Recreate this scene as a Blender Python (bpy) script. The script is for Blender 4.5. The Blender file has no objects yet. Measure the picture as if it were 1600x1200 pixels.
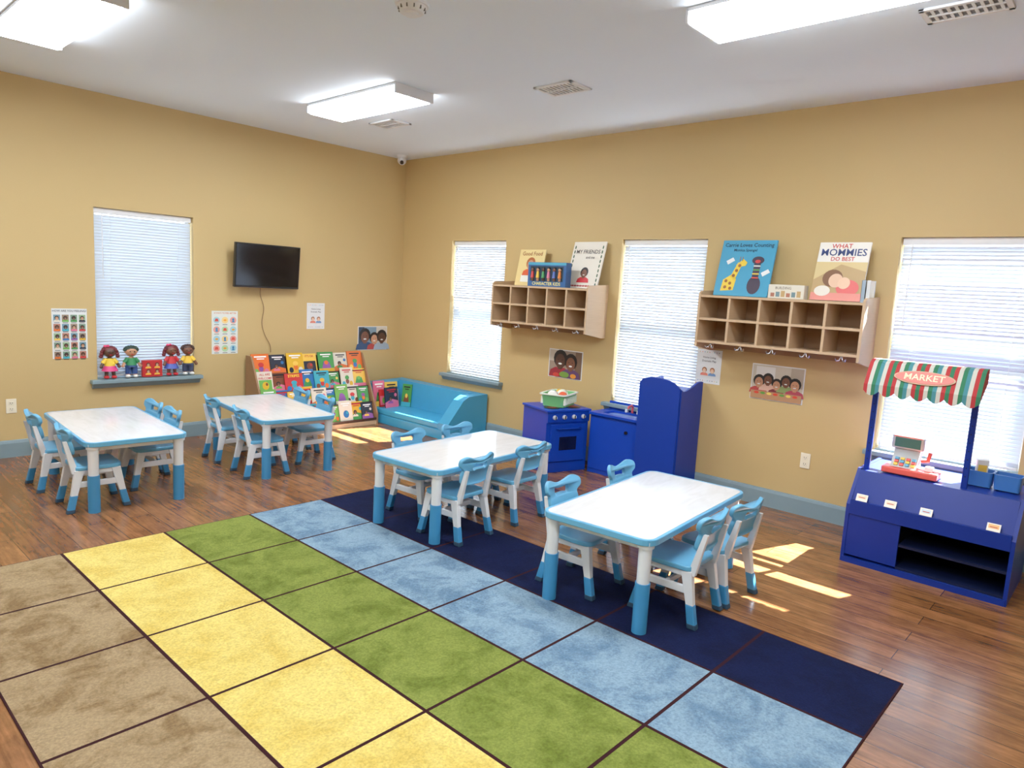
import bpy, bmesh, math, random
from mathutils import Vector, Matrix, Euler
random.seed(7)
SC=bpy.context.scene
COL=bpy.context.collection
pi=math.pi
# ------------------------------------------------------------------ materials
def lin(c):
    c=c/255.0
    return c/12.92 if c<=0.04045 else ((c+0.055)/1.055)**2.4
def L3(rgb): return (lin(rgb[0]),lin(rgb[1]),lin(rgb[2]),1.0)
MATS={}
def nodes(name):
    m=bpy.data.materials.new(name); m.use_nodes=True
    nt=m.node_tree; nt.nodes.clear()
    o=nt.nodes.new("ShaderNodeOutputMaterial")
    return m,nt,o
def mk(name,rgb,rough=0.5,metal=0.0,var=0.06,scale=14.0,bump=0.0,bscale=200.0,spec=0.5,coat=0.0,stretch=None):
    if name in MATS: return MATS[name]
    m,nt,o=nodes(name)
    N=nt.nodes.new; K=nt.links.new
    b=N("ShaderNodeBsdfPrincipled")
    tc=N("ShaderNodeTexCoord"); no=N("ShaderNodeTexNoise"); no.inputs["Scale"].default_value=scale; no.inputs["Detail"].default_value=3
    if stretch:
        mp=N("ShaderNodeMapping"); mp.inputs["Scale"].default_value=stretch
        K(tc.outputs["Object"],mp.inputs[0]); K(mp.outputs[0],no.inputs["Vector"])
    else: K(tc.outputs["Object"],no.inputs["Vector"])
    mx=N("ShaderNodeMix"); mx.data_type='RGBA'
    c=L3(rgb)
    mx.inputs[6].default_value=(c[0]*(1-var),c[1]*(1-var),c[2]*(1-var),1)
    mx.inputs[7].default_value=(min(1,c[0]*(1+var)),min(1,c[1]*(1+var)),min(1,c[2]*(1+var)),1)
    K(no.outputs["Fac"],mx.inputs[0]); K(mx.outputs[2],b.inputs["Base Color"])
    b.inputs["Roughness"].default_value=rough; b.inputs["Metallic"].default_value=metal
    b.inputs["Specular IOR Level"].default_value=spec
    b.inputs["Coat Weight"].default_value=coat
    if bump:
        n2=N("ShaderNodeTexNoise"); n2.inputs["Scale"].default_value=bscale
        K(tc.outputs["Object"],n2.inputs["Vector"])
        bp=N("ShaderNodeBump"); bp.inputs["Strength"].default_value=bump; bp.inputs["Distance"].default_value=0.002
        K(n2.outputs["Fac"],bp.inputs["Height"]); K(bp.outputs[0],b.inputs["Normal"])
    K(b.outputs[0],o.inputs[0])
    MATS[name]=m; return m
def C(rgb,rough=0.45):
    return mk("paint_%d_%d_%d"%tuple(rgb),rgb,rough,var=0.03)

WALL=mk("wall_paint",(200,172,116),0.6,var=0.035,scale=1.2,bump=0.15,bscale=120)
CEIL=mk("ceiling_paint",(228,240,252),0.9,var=0.015,scale=1.0,bump=0.1,bscale=150)
TRIM=mk("trim_grey_blue",(124,148,158),0.45,var=0.04)
WHITEP=mk("white_plastic",(226,230,236),0.35,var=0.02)
SKYB=mk("light_blue_plastic",(92,168,212),0.35,var=0.04)
SKYD=mk("blue_sleeve_plastic",(56,138,194),0.35,var=0.04)
TIP=mk("dark_foot_rubber",(30,62,88),0.6)
TEAL=mk("turquoise_vinyl",(56,158,208),0.4,var=0.04)
BLUE=mk("royal_blue_laminate",(12,60,178),0.35,var=0.05,spec=0.3)
NAVY=mk("navy_blue_laminate",(10,40,132),0.4,var=0.05,spec=0.25)
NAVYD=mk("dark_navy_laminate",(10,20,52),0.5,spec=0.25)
MAPLE=mk("maple_wood",(196,166,132),0.5,var=0.10,scale=6,stretch=(8,1,30))
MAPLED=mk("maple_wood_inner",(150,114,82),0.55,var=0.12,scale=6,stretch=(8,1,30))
DBROWN=mk("dark_brown_panel",(58,36,28),0.5,var=0.1)
PAPER=C((228,232,234)); BLACK=C((12,12,14),0.3); PAGES=C((226,222,208))
CHROME=mk("brushed_chrome",(190,190,195),0.25,metal=1.0)
RED=C((200,36,46)); GRN=C((40,132,78)); WH=C((232,235,235)); CORAL=C((230,86,76)); YEL=C((238,198,56))
SKIN1=C((196,142,108)); SKIN2=C((114,70,50)); SKIN3=C((78,48,36)); HAIRB=C((22,18,18)); HAIRR=C((100,18,30))

def floor_mat():
    m,nt,o=nodes("wood_plank_floor"); N=nt.nodes.new; K=nt.links.new
    b=N("ShaderNodeBsdfPrincipled"); tc=N("ShaderNodeTexCoord")
    sp=N("ShaderNodeSeparateXYZ"); cb=N("ShaderNodeCombineXYZ")
    K(tc.outputs["Object"],sp.inputs[0]); K(sp.outputs[1],cb.inputs[0]); K(sp.outputs[0],cb.inputs[1])
    br=N("ShaderNodeTexBrick"); K(cb.outputs[0],br.inputs["Vector"])
    br.inputs["Scale"].default_value=1.0; br.inputs["Brick Width"].default_value=1.5; br.inputs["Row Height"].default_value=0.125
    br.inputs["Mortar Size"].default_value=0.0018; br.inputs["Bias"].default_value=0.0; br.offset=0.37; br.offset_frequency=2
    br.inputs["Color1"].default_value=L3((124,80,48)); br.inputs["Color2"].default_value=L3((154,104,64)); br.inputs["Mortar"].default_value=L3((56,34,20))
    mp=N("ShaderNodeMapping"); mp.inputs["Scale"].default_value=(24,1.1,1); K(tc.outputs["Object"],mp.inputs[0])
    n1=N("ShaderNodeTexNoise"); n1.inputs["Scale"].default_value=2.2; n1.inputs["Detail"].default_value=7; n1.inputs["Roughness"].default_value=0.65; K(mp.outputs[0],n1.inputs["Vector"])
    cr=N("ShaderNodeValToRGB"); cr.color_ramp.elements[0].position=0.30; cr.color_ramp.elements[0].color=(0.5,0.45,0.42,1)
    cr.color_ramp.elements[1].position=0.70; cr.color_ramp.elements[1].color=(1.22,1.2,1.18,1); K(n1.outputs["Fac"],cr.inputs[0])
    mu=N("ShaderNodeMix"); mu.data_type='RGBA'; mu.blend_type='MULTIPLY'; mu.inputs[0].default_value=0.9
    K(br.outputs["Color"],mu.inputs[6]); K(cr.outputs[0],mu.inputs[7])
    mp2=N("ShaderNodeMapping"); mp2.inputs["Scale"].default_value=(3.0,1.0,1); K(tc.outputs["Object"],mp2.inputs[0])
    n2=N("ShaderNodeTexNoise"); n2.inputs["Scale"].default_value=5; n2.inputs["Detail"].default_value=6; n2.inputs["Roughness"].default_value=0.7; K(mp2.outputs[0],n2.inputs["Vector"])
    c2=N("ShaderNodeValToRGB"); c2.color_ramp.elements[0].position=0.36; c2.color_ramp.elements[0].color=(0.55,0.5,0.46,1); c2.color_ramp.elements[1].position=0.6; c2.color_ramp.elements[1].color=(1.1,1.1,1.08,1)
    K(n2.outputs["Fac"],c2.inputs[0])
    m2=N("ShaderNodeMix"); m2.data_type='RGBA'; m2.blend_type='MULTIPLY'; m2.inputs[0].default_value=0.75
    K(mu.outputs[2],m2.inputs[6]); K(c2.outputs[0],m2.inputs[7]); K(m2.outputs[2],b.inputs["Base Color"])
    mr=N("ShaderNodeMapRange"); mr.inputs[3].default_value=0.12; mr.inputs[4].default_value=0.30; K(n1.outputs["Fac"],mr.inputs[0]); K(mr.outputs[0],b.inputs["Roughness"])
    bp=N("ShaderNodeBump"); bp.inputs["Strength"].default_value=0.12; bp.inputs["Distance"].default_value=0.003; K(n1.outputs["Fac"],bp.inputs["Height"]); K(bp.outputs[0],b.inputs["Normal"])
    K(b.outputs[0],o.inputs[0]); return m
RX0,RX1,RY0,RY1=-4.775,-2.075,-6.10,-2.45
def rug_mat():
    m,nt,o=nodes("rug_squares"); N=nt.nodes.new; K=nt.links.new
    b=N("ShaderNodeBsdfPrincipled"); tc=N("ShaderNodeTexCoord"); sp=N("ShaderNodeSeparateXYZ"); K(tc.outputs["Object"],sp.inputs[0])
    def M(op,a,bv=None,cv=None):
        n=N("ShaderNodeMath"); n.operation=op
        for i,x in enumerate((a,bv,cv)):
            if x is None: continue
            if isinstance(x,(int,float)): n.inputs[i].default_value=x
            else: K(x,n.inputs[i])
        return n.outputs[0]
    cx=(RX1-RX0)/5; cy=(RY1-RY0)/6
    fx=M('DIVIDE',M('SUBTRACT',sp.outputs[0],RX0),cx); fy=M('DIVIDE',M('SUBTRACT',sp.outputs[1],RY0),cy)
    def ramp(cols):
        cr=N("ShaderNodeValToRGB"); r=cr.color_ramp; r.interpolation='CONSTANT'
        r.elements[0].position=0; r.elements[0].color=L3(cols[0]); r.elements[1].position=0.2; r.elements[1].color=L3(cols[1])
        for i in (2,3,4):
            e=r.elements.new(i*0.2); e.color=L3(cols[i])
        K(M('DIVIDE',fx,5.0),cr.inputs[0]); return cr
    cr=ramp([(154,132,100),(216,194,108),(118,130,58),(122,150,172),(14,22,56)])
    cd=ramp([(116,92,60),(198,170,80),(86,100,34),(80,110,138),(10,16,42)])
    n1=N("ShaderNodeTexNoise"); n1.inputs["Scale"].default_value=4.5; n1.inputs["Detail"].default_value=9; n1.inputs["Roughness"].default_value=0.72; n1.inputs["Distortion"].default_value=0.4; K(tc.outputs["Object"],n1.inputs["Vector"])
    mr=N("ShaderNodeMapRange"); mr.inputs[1].default_value=0.45; mr.inputs[2].default_value=0.60; K(n1.outputs["Fac"],mr.inputs[0])
    mx=N("ShaderNodeMix"); mx.data_type='RGBA'; K(M('MULTIPLY',mr.outputs[0],0.85),mx.inputs[0]); K(cr.outputs[0],mx.inputs[6]); K(cd.outputs[0],mx.inputs[7])
    n3=N("ShaderNodeTexNoise"); n3.inputs["Scale"].default_value=110; n3.inputs["Detail"].default_value=2; K(tc.outputs["Object"],n3.inputs["Vector"])
    sc=N("ShaderNodeMapRange"); sc.inputs[1].default_value=0.3; sc.inputs[2].default_value=0.7; sc.inputs[3].default_value=0.80; sc.inputs[4].default_value=1.17; K(n3.outputs["Fac"],sc.inputs[0])
    vm=N("ShaderNodeVectorMath"); vm.operation='SCALE'; K(mx.outputs[2],vm.inputs[0]); K(sc.outputs[0],vm.inputs[3])
    def line(f,c,hw):
        fr=M('FRACT',f); d=M('MINIMUM',fr,M('SUBTRACT',1.0,fr)); return M('LESS_THAN',M('MULTIPLY',d,c),hw)
    ln=M('MAXIMUM',line(fx,cx,0.0075),line(fy,cy,0.0075))
    m3=N("ShaderNodeMix"); m3.data_type='RGBA'; K(ln,m3.inputs[0]); K(vm.outputs[0],m3.inputs[6]); m3.inputs[7].default_value=L3((46,20,24))
    K(m3.outputs[2],b.inputs["Base Color"]); b.inputs["Roughness"].default_value=0.95; b.inputs["Specular IOR Level"].default_value=0.1
    bp=N("ShaderNodeBump"); bp.inputs["Strength"].default_value=0.5; bp.inputs["Distance"].default_value=0.004
    n4=N("ShaderNodeTexNoise"); n4.inputs["Scale"].default_value=160; K(tc.outputs["Object"],n4.inputs["Vector"]); K(n4.outputs["Fac"],bp.inputs["Height"]); K(bp.outputs[0],b.inputs["Normal"])
    K(b.outputs[0],o.inputs[0]); return m
def tabletop_mat():
    m,nt,o=nodes("white_graphite_tabletop"); N=nt.nodes.new; K=nt.links.new
    b=N("ShaderNodeBsdfPrincipled"); tc=N("ShaderNodeTexCoord"); mp=N("ShaderNodeMapping"); mp.inputs["Scale"].default_value=(1.0,5,1); K(tc.outputs["Object"],mp.inputs[0])
    w=N("ShaderNodeTexNoise"); w.inputs["Scale"].default_value=3.0; w.inputs["Distortion"].default_value=1.5; w.inputs["Detail"].default_value=4; K(mp.outputs[0],w.inputs["Vector"])
    cr=N("ShaderNodeValToRGB"); cr.color_ramp.elements[0].position=0.3; cr.color_ramp.elements[0].color=L3((214,215,218)); cr.color_ramp.elements[1].position=0.6; cr.color_ramp.elements[1].color=L3((224,226,230)); K(w.outputs["Fac"],cr.inputs[0])
    K(cr.outputs[0],b.inputs["Base Color"]); b.inputs["Roughness"].default_value=0.10
    K(b.outputs[0],o.inputs[0]); return m
def slat_mat():
    m,nt,o=nodes("vinyl_blind_slat"); N=nt.nodes.new; K=nt.links.new
    d=N("ShaderNodeBsdfDiffuse"); t=N("ShaderNodeBsdfTranslucent"); mx=N("ShaderNodeMixShader")
    tc=N("ShaderNodeTexCoord"); no=N("ShaderNodeTexNoise"); no.inputs["Scale"].default_value=3; K(tc.outputs["Object"],no.inputs["Vector"])
    cr=N("ShaderNodeValToRGB"); cr.color_ramp.elements[0].color=(0.62,0.69,0.78,1); cr.color_ramp.elements[1].color=(0.66,0.73,0.82,1); K(no.outputs["Fac"],cr.inputs[0])
    K(cr.outputs[0],d.inputs[0]); K(cr.outputs[0],t.inputs[0]); mx.inputs[0].default_value=0.03
    K(d.outputs[0],mx.inputs[1]); K(t.outputs[0],mx.inputs[2]); K(mx.outputs[0],o.inputs[0]); return m
def glass_mat():
    m,nt,o=nodes("window_glass"); N=nt.nodes.new; K=nt.links.new
    t=N("ShaderNodeBsdfTransparent"); g=N("ShaderNodeBsdfGlossy"); g.inputs["Roughness"].default_value=0.02; mx=N("ShaderNodeMixShader"); mx.inputs[0].default_value=0.05
    K(t.outputs[0],mx.inputs[1]); K(g.outputs[0],mx.inputs[2]); K(mx.outputs[0],o.inputs[0]); return m
def emit_mat(name,rgb,s):
    m,nt,o=nodes(name); N=nt.nodes.new; K=nt.links.new
    e=N("ShaderNodeEmission"); e.inputs[1].default_value=s
    tc=N("ShaderNodeTexCoord"); no=N("ShaderNodeTexNoise"); no.inputs["Scale"].default_value=30; K(tc.outputs["Object"],no.inputs["Vector"])
    cr=N("ShaderNodeValToRGB"); cr.color_ramp.elements[0].color=(rgb[0]*.97,rgb[1]*.97,rgb[2]*.97,1); cr.color_ramp.elements[1].color=(rgb[0],rgb[1],rgb[2],1)
    K(no.outputs["Fac"],cr.inputs[0]); K(cr.outputs[0],e.inputs[0]); K(e.outputs[0],o.inputs[0]); return m
FLOOR=floor_mat(); RUG=rug_mat(); TOPM=tabletop_mat(); SLAT=slat_mat(); GLASS=glass_mat()
LENS=emit_mat("fluorescent_lens",(0.93,0.975,1.0),36.0); LENSS=emit_mat("fluorescent_lens_side",(0.96,0.98,1.0),14.0)

# ------------------------------------------------------------------ mesh builder
def catmull(p,n=5):
    out=[]; k=len(p)
    for i in range(k):
        a,b,c,d=[Vector(p[(i+j-1)%k]) for j in range(4)]
        for s in range(n):
            t=s/n
            out.append(tuple(0.5*((2*b)+(c-a)*t+(2*a-5*b+4*c-d)*t*t+(3*b-a-3*c+d)*t*t*t)))
    return out
def rrect(w,h,r,n=5,cx=0,cy=0):
    out=[]
    for (sx,sy,a0) in ((1,1,0),(-1,1,90),(-1,-1,180),(1,-1,270)):
        for i in range(n+1):
            a=math.radians(a0+90*i/n); out.append((cx+sx*(w/2-r)+r*math.cos(a),cy+sy*(h/2-r)+r*math.sin(a)))
    return out
_cache={}
def to_data(ob):
    COL.objects.link(ob); bpy.context.view_layer.update()
    dg=bpy.context.evaluated_depsgraph_get(); me=bpy.data.meshes.new_from_object(ob.evaluated_get(dg))
    vs=[v.co.copy() for v in me.vertices]; fs=[tuple(p.vertices) for p in me.polygons]
    cu=ob.data; bpy.data.objects.remove(ob); bpy.data.curves.remove(cu); bpy.data.meshes.remove(me)
    return vs,fs
def curve_data(splines,ext,bev=0.0,key=None):
    cu=bpy.data.curves.new("tmp",'CURVE'); cu.dimensions='2D'; cu.fill_mode='BOTH'; cu.extrude=max(ext-bev,0.0001); cu.bevel_depth=bev; cu.bevel_resolution=2; cu.offset=-bev
    for s in splines:
        sp=cu.splines.new('POLY'); sp.points.add(len(s)-1); sp.use_cyclic_u=True
        for i,p in enumerate(s): sp.points[i].co=(p[0],p[1],0,1)
    return to_data(bpy.data.objects.new("tmp",cu))
def text_data(s,size):
    k=(s,size)
    if k in _cache: return _cache[k]
    cu=bpy.data.curves.new("tmp",'FONT'); cu.body=s; cu.size=size; cu.align_x='CENTER'; cu.align_y='CENTER'; cu.resolution_u=2; cu.offset=size*0.012
    _cache[k]=to_data(bpy.data.objects.new("tmp",cu)); return _cache[k]
class MB:
    def __init__(s): s.v=[];s.f=[];s.m=[];s.s=[];s.mats=[]
    def add(s,vs,fs,mat,M=None,smooth=False):
        if mat not in s.mats: s.mats.append(mat)
        k=s.mats.index(mat); o=len(s.v)
        for v in vs:
            v=Vector(v); s.v.append(M@v if M else v)
        for f in fs: s.f.append(tuple(i+o for i in f)); s.m.append(k); s.s.append(smooth)
        return s
    def bm(s,b,mat,M=None,smooth=False):
        b.verts.index_update(); r=s.add([v.co.copy() for v in b.verts],[tuple(v.index for v in f.verts) for f in b.faces],mat,M,smooth); b.free(); return r
    def box(s,x0,x1,y0,y1,z0,z1,mat,bev=0.0,M=None,seg=2):
        b=bmesh.new(); bmesh.ops.create_cube(b,size=1.0)
        for v in b.verts: v.co=Vector(((x0+x1)/2+v.co.x*(x1-x0),(y0+y1)/2+v.co.y*(y1-y0),(z0+z1)/2+v.co.z*(z1-z0)))
        if bev: bmesh.ops.bevel(b,geom=b.edges[:],offset=bev,segments=seg,profile=0.5,affect='EDGES')
        return s.bm(b,mat,M)
    def cyl(s,p0,p1,r0,r1,mat,seg=16,M=None,smooth=True,caps=True):
        p0=Vector(p0);p1=Vector(p1);d=(p1-p0);q=d.to_track_quat('Z','Y').to_matrix()
        vs=[];fs=[]
        for (p,r) in ((p0,r0),(p1,r1)):
            for i in range(seg):
                a=2*pi*i/seg; vs.append(p+q@Vector((r*math.cos(a),r*math.sin(a),0)))
        s.add(vs,[(i,(i+1)%seg,seg+(i+1)%seg,seg+i) for i in range(seg)],mat,M,smooth)
        if caps: s.add(vs,[tuple(reversed(range(seg))),tuple(range(seg,2*seg))],mat,M,False)
        return s
    def taper(s,p0,p1,a0,b0,a1,b1,mat,M=None,bev=0.003):
        b=bmesh.new(); bmesh.ops.create_cube(b,size=1.0); p0=Vector(p0);p1=Vector(p1)
        for v in b.verts:
            top=v.co.z>0; p=p1 if top else p0; w,h=(a1,b1) if top else (a0,b0)
            v.co=Vector((p.x+v.co.x*w,p.y+v.co.y*h,p.z))
        if bev: bmesh.ops.bevel(b,geom=b.edges[:],offset=bev,segments=2,profile=0.5,affect='EDGES')
        return s.bm(b,mat,M)
    def ell(s,c,r,mat,M=None,u=14,v=9):
        b=bmesh.new(); bmesh.ops.create_uvsphere(b,u_segments=u,v_segments=v,radius=1.0)
        for w in b.verts: w.co=Vector((c[0]+w.co.x*r[0],c[1]+w.co.y*r[1],c[2]+w.co.z*r[2]))
        return s.bm(b,mat,M,True)
    def prism(s,pts,y0,y1,mat,M=None):
        n=len(pts); vs=[(p[0],y0,p[1]) for p in pts]+[(p[0],y1,p[1]) for p in pts]
        return s.add(vs,[tuple(range(n)),tuple(reversed(range(n,2*n)))]+[((i+1)%n,i,n+i,n+(i+1)%n) for i in range(n)],mat,M)
    def prismX(s,pts,x0,x1,mat,M=None):
        n=len(pts); vs=[(x0,p[0],p[1]) for p in pts]+[(x1,p[0],p[1]) for p in pts]
        return s.add(vs,[tuple(range(n)),tuple(reversed(range(n,2*n)))]+[((i+1)%n,i,n+i,n+(i+1)%n) for i in range(n)],mat,M)
    def tube(s,pts,r,mat,seg=8,M=None):
        for a,b in zip(pts[:-1],pts[1:]): s.cyl(a,b,r,r,mat,seg,M)
        for p in pts[1:-1]: s.ell(p,(r,r,r),mat,M,8,6)
        return s
    def rect(s,x0,z0,x1,z1,k,mat,y=0.0,M=None):
        yy=y-0.0009*k; return s.add([(x0,yy,z0),(x1,yy,z0),(x1,yy,z1),(x0,yy,z1)],[(0,1,2,3)],mat,M)
    def disc(s,cx,cz,rx,rz,k,mat,y=0.0,n=18,M=None,a0=0,a1=360):
        yy=y-0.0009*k; vs=[(cx+rx*math.cos(math.radians(a0+(a1-a0)*i/n)),yy,cz+rz*math.sin(math.radians(a0+(a1-a0)*i/n))) for i in range(n if a1-a0==360 else n+1)]
        return s.add(vs,[tuple(range(len(vs)))],mat,M)
    def poly(s,pts,k,mat,y=0.0,M=None):
        yy=y-0.0009*k; return s.add([(p[0],yy,p[1]) for p in pts],[tuple(range(len(pts)))],mat,M)
    def txt(s,t,cx,cz,size,k,mat,y=0.0,M=None,rot=0.0):
        vs,fs=text_data(t,size); yy=y-0.0009*k; c,sn=math.cos(rot),math.sin(rot)
        return s.add([(cx+v.x*c-v.y*sn,yy,cz+v.x*sn+v.y*c) for v in vs],fs,mat,M)
    def obj(s,name,parent=None,label=None,category=None,loc=(0,0,0),rot=(0,0,0),group=None,kind=None):
        me=bpy.data.meshes.new(name); me.from_pydata([tuple(v) for v in s.v],[],s.f)
        for m in s.mats: me.materials.append(m)
        me.polygons.foreach_set("material_index",s.m); me.polygons.foreach_set("use_smooth",s.s); me.update()
        o=bpy.data.objects.new(name,me); COL.objects.link(o); o.location=loc; o.rotation_euler=rot
        if parent: o.parent=parent
        if label: o["label"]=label
        if category: o["category"]=category
        if group: o["group"]=group
        if kind: o["kind"]=kind
        return o
def root(name,label,category,loc=(0,0,0),rot=(0,0,0),group=None):
    o=bpy.data.objects.new(name,None); COL.objects.link(o); o.location=loc; o.rotation_euler=rot; o.empty_display_size=0.05
    o["label"]=label; o["category"]=category
    if group: o["group"]=group
    return o
def copy_thing(src,loc,rot,label=None):
    n=src.copy(); COL.objects.link(n); n.location=loc; n.rotation_euler=rot
    if label: n["label"]=label
    def rec(a,b):
        for c in a.children:
            d=c.copy(); d.parent=b; COL.objects.link(d); rec(c,d)
    rec(src,n); return n
RR=-pi/2  # rotation for things that face -X (mounted on the right wall)

# ------------------------------------------------------------------ room shell
X0,Y0,H,T=-8.4,-9.2,3.0,0.16
def struct(mb,name): return mb.obj(name,kind="structure")
struct(MB().box(X0-T,T,Y0-T,T,-0.1,0,FLOOR),"floor")
struct(MB().box(X0-T,T,Y0-T,T,H,H+0.1,CEIL),"ceiling")
WZ0,WZ1=0.60,2.07
def wall_open(a0,a1,wins,mk_box):
    a=a0
    for (w0,w1) in sorted(wins):
        mk_box(a,w0,0,H); mk_box(w0,w1,0,WZ0); mk_box(w0,w1,WZ1,H); a=w1
    mk_box(a,a1,0,H)
mb=MB(); wall_open(X0-T,T,[(-3.30,-2.47)],lambda a,b,c,d: mb.box(a,b,0,T,c,d,WALL)); struct(mb,"wall_back")
RW=[(-1.68,-0.86),(-3.93,-3.10),(-6.18,-5.35)]
mb=MB(); wall_open(Y0,0,RW,lambda a,b,c,d: mb.box(0,T,a,b,c,d,WALL)); struct(mb,"wall_right")
struct(MB().box(X0-T,X0,Y0,0,0,H,WALL),"wall_left")
struct(MB().box(X0-T,T,Y0-T,Y0,0,H,WALL),"wall_front")
def bb(name,M,l):
    m=MB(); m.prismX([(0,0),(-0.016,0),(-0.016,0.115),(-0.010,0.135),(0,0.14)],0,l,TRIM,M); struct(m,name)
bb("baseboard_back",Matrix.Translation((X0,0,0)),-X0)
bb("baseboard_right",Matrix.Rotation(-pi/2,4,'Z'),-Y0)
bb("baseboard_left",Matrix.Translation((X0,Y0,0))@Matrix.Rotation(pi/2,4,'Z'),-Y0)
bb("baseboard_front",Matrix.Translation((0,Y0,0))@Matrix.Rotation(pi,4,'Z'),-X0)

def window(idx,w,M,open_ranges):
    h0,h1=WZ0,WZ1; m=MB(); y0,y1=0.10,0.145
    fw=0.04
    m.box(-w/2,-w/2+fw,y0,y1,h0,h1,WHITEP,0.004,M).box(w/2-fw,w/2,y0,y1,h0,h1,WHITEP,0.004,M)
    m.box(-w/2,w/2,y0,y1,h0,h0+fw,WHITEP,0.004,M).box(-w/2,w/2,y0,y1,h1-fw,h1,WHITEP,0.004,M)
    zm=(h0+h1)/2; m.box(-w/2,w/2,y0-0.01,y1,zm-0.022,zm+0.022,WHITEP,0.004,M)
    m.add([(-w/2+fw,0.125,h0+fw),(w/2-fw,0.125,h0+fw),(w/2-fw,0.125,h1-fw),(-w/2+fw,0.125,h1-fw)],[(0,1,2,3)],GLASS,M)
    struct(m,"window_%d"%idx)
    s=MB(); s.box(-w/2-0.06,w/2+0.06,-0.07,0.0,h0-0.035,h0,TRIM,0.006,M).box(-w/2,w/2,0.0,0.10,h0-0.001,h0+0.006,TRIM,0,M)
    s.prismX([(0,h0-0.035),(-0.045,h0-0.035),(-0.02,h0-0.075),(0,h0-0.08)],-w/2-0.045,w/2+0.045,TRIM,M); struct(s,"trim_%d"%idx)
    r=root("window_blind","white horizontal slat blind lowered in a window","blind",loc=tuple(M.translation),rot=M.to_euler(),group="window blinds")
    q=MB().box(-w/2+0.006,w/2-0.006,0.03,0.07,h1-0.05,h1-0.003,WHITEP,0.004); q.obj("headrail",r)
    q=MB(); z=h0+0.045; p=0.0250; hw=0.0165
    ww=w/2-0.01
    while z<h1-0.055:
        op=any(a<=z<=b for a,b in open_ranges)
        if op: ang=math.radians(-45)   # inner edge low: lets the sun through
        else: ang=math.radians(64)     # inner edge high: closed
        dy=hw*math.cos(ang); dz=hw*math.sin(ang)
        cv=0.0015 if op else 0.004
        px,pz=-math.sin(abs(ang))*cv,-math.cos(ang)*cv*(1 if ang>0 else -1)
        pts=[(0.05-dy,z+dz),(0.05-dy*0.4+px,z+dz*0.4+pz*0.5),(0.05+dy*0.4+px,z-dz*0.4+pz*0.5),(0.05+dy,z-dz)]
        vs=[]
        for (yy,zz) in pts: vs+= [(-ww,yy,zz),(ww,yy,zz)]
        q.add(vs,[(0,1,3,2),(2,3,5,4),(4,5,7,6)],SLAT)
        z+=p
    q.obj("slats",r)
    MB().box(-ww,ww,0.038,0.062,h0+0.012,h0+0.03,WHITEP,0.004).obj("bottom_rail",r)
    for cx in (-ww*0.7,ww*0.7): MB().cyl((cx,0.028,h0+0.02),(cx,0.028,h1-0.04),0.0014,0.0014,WHITEP,6).obj("lift_cord",r)
    MB().cyl((-ww+0.06,0.018,h1-0.6),(-ww+0.06,0.022,h1-0.05),0.004,0.004,WHITEP,8).obj("tilt_wand",r)
window(1,0.83,Matrix.Translation((-2.885,0,0)),[])
for i,(a,b) in enumerate(RW):
    M=Matrix.Translation((0,(a+b)/2,0))@Matrix.Rotation(RR,4,'Z')
    window(i+2,b-a,M,[[(0.75,1.42)],[],[(0.66,1.14),(1.17,1.225),(1.31,1.44),(1.79,1.91)]][i])

def lamp(x,y):
    r=root("ceiling_lamp","rectangular white wraparound fluorescent ceiling light, switched on","lamp",(x,y,H),group="fluorescent ceiling lights")
    MB().box(-0.18,0.18,-0.59,0.59,-0.02,0.0,WHITEP,0.004).obj("housing",r)
    m=MB(); l=0.575
    m.add([(-0.155,-l,-0.078),(0.155,-l,-0.078),(0.155,l,-0.078),(-0.155,l,-0.078)],[(3,2,1,0)],LENS)
    for sx in (-1,1): m.add([(sx*0.178,-l,-0.02),(sx*0.178,l,-0.02),(sx*0.155,l,-0.078),(sx*0.155,-l,-0.078)],[(0,1,2,3) if sx>0 else (3,2,1,0)],LENSS)
    m.obj("lamp_lens",r)
    MB().box(-0.18,0.18,-0.592,-0.577,-0.074,-0.0,WHITEP,0.003).obj("end_cap",r)
    MB().box(-0.18,0.18,0.577,0.592,-0.074,-0.0,WHITEP,0.003).obj("end_cap",r)
for (x,y) in ((-4.03,-1.9),(-1.9,-1.88),(-1.9,-5.37),(-4.03,-5.37),(-6.3,-1.9),(-6.3,-5.37),(-4.03,-8.3)): lamp(x,y)  # fixtures out of view are added to help light the room
def vent(x,y,w,d):
    r=root("air_vent","white louvred metal ceiling air vent","air vent",(x,y,H),group="ceiling air vents")
    m=MB(); 
    m.box(-w/2,w/2,-d/2,-d/2+0.025,-0.012,0,WHITEP,0.002).box(-w/2,w/2,d/2-0.025,d/2,-0.012,0,WHITEP,0.002)
    m.box(-w/2,-w/2+0.025,-d/2,d/2,-0.012,0,WHITEP,0.002).box(w/2-0.025,w/2,-d/2,d/2,-0.012,0,WHITEP,0.002); m.obj("vent_frame",r)
    m=MB(); m.box(-w/2+0.02,w/2-0.02,-d/2+0.02,d/2-0.02,-0.003,0.0,C((90,90,95)))
    n=9
    for i in range(n):
        yy=-d/2+0.03+(d-0.06)*(i+0.5)/n
        m.box(-w/2+0.02,w/2-0.02,yy-0.011,yy+0.003,-0.010,-0.005,WHITEP,0.0)
    m.box(-0.006,0.006,-d/2+0.02,d/2-0.02,-0.012,-0.004,WHITEP); m.obj("louvers",r)
vent(-1.33,-3.40,0.24,0.34); vent(-1.28,-1.36,0.22,0.34); vent(-1.35,-5.84,0.2,0.36)
r=root("smoke_detector","round white smoke detector on the ceiling","smoke detector",(-2.9,-3.66,H))
MB().cyl((0,0,-0.012),(0,0,0),0.085,0.088,WHITEP,28).obj("mounting_plate",r)
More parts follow.
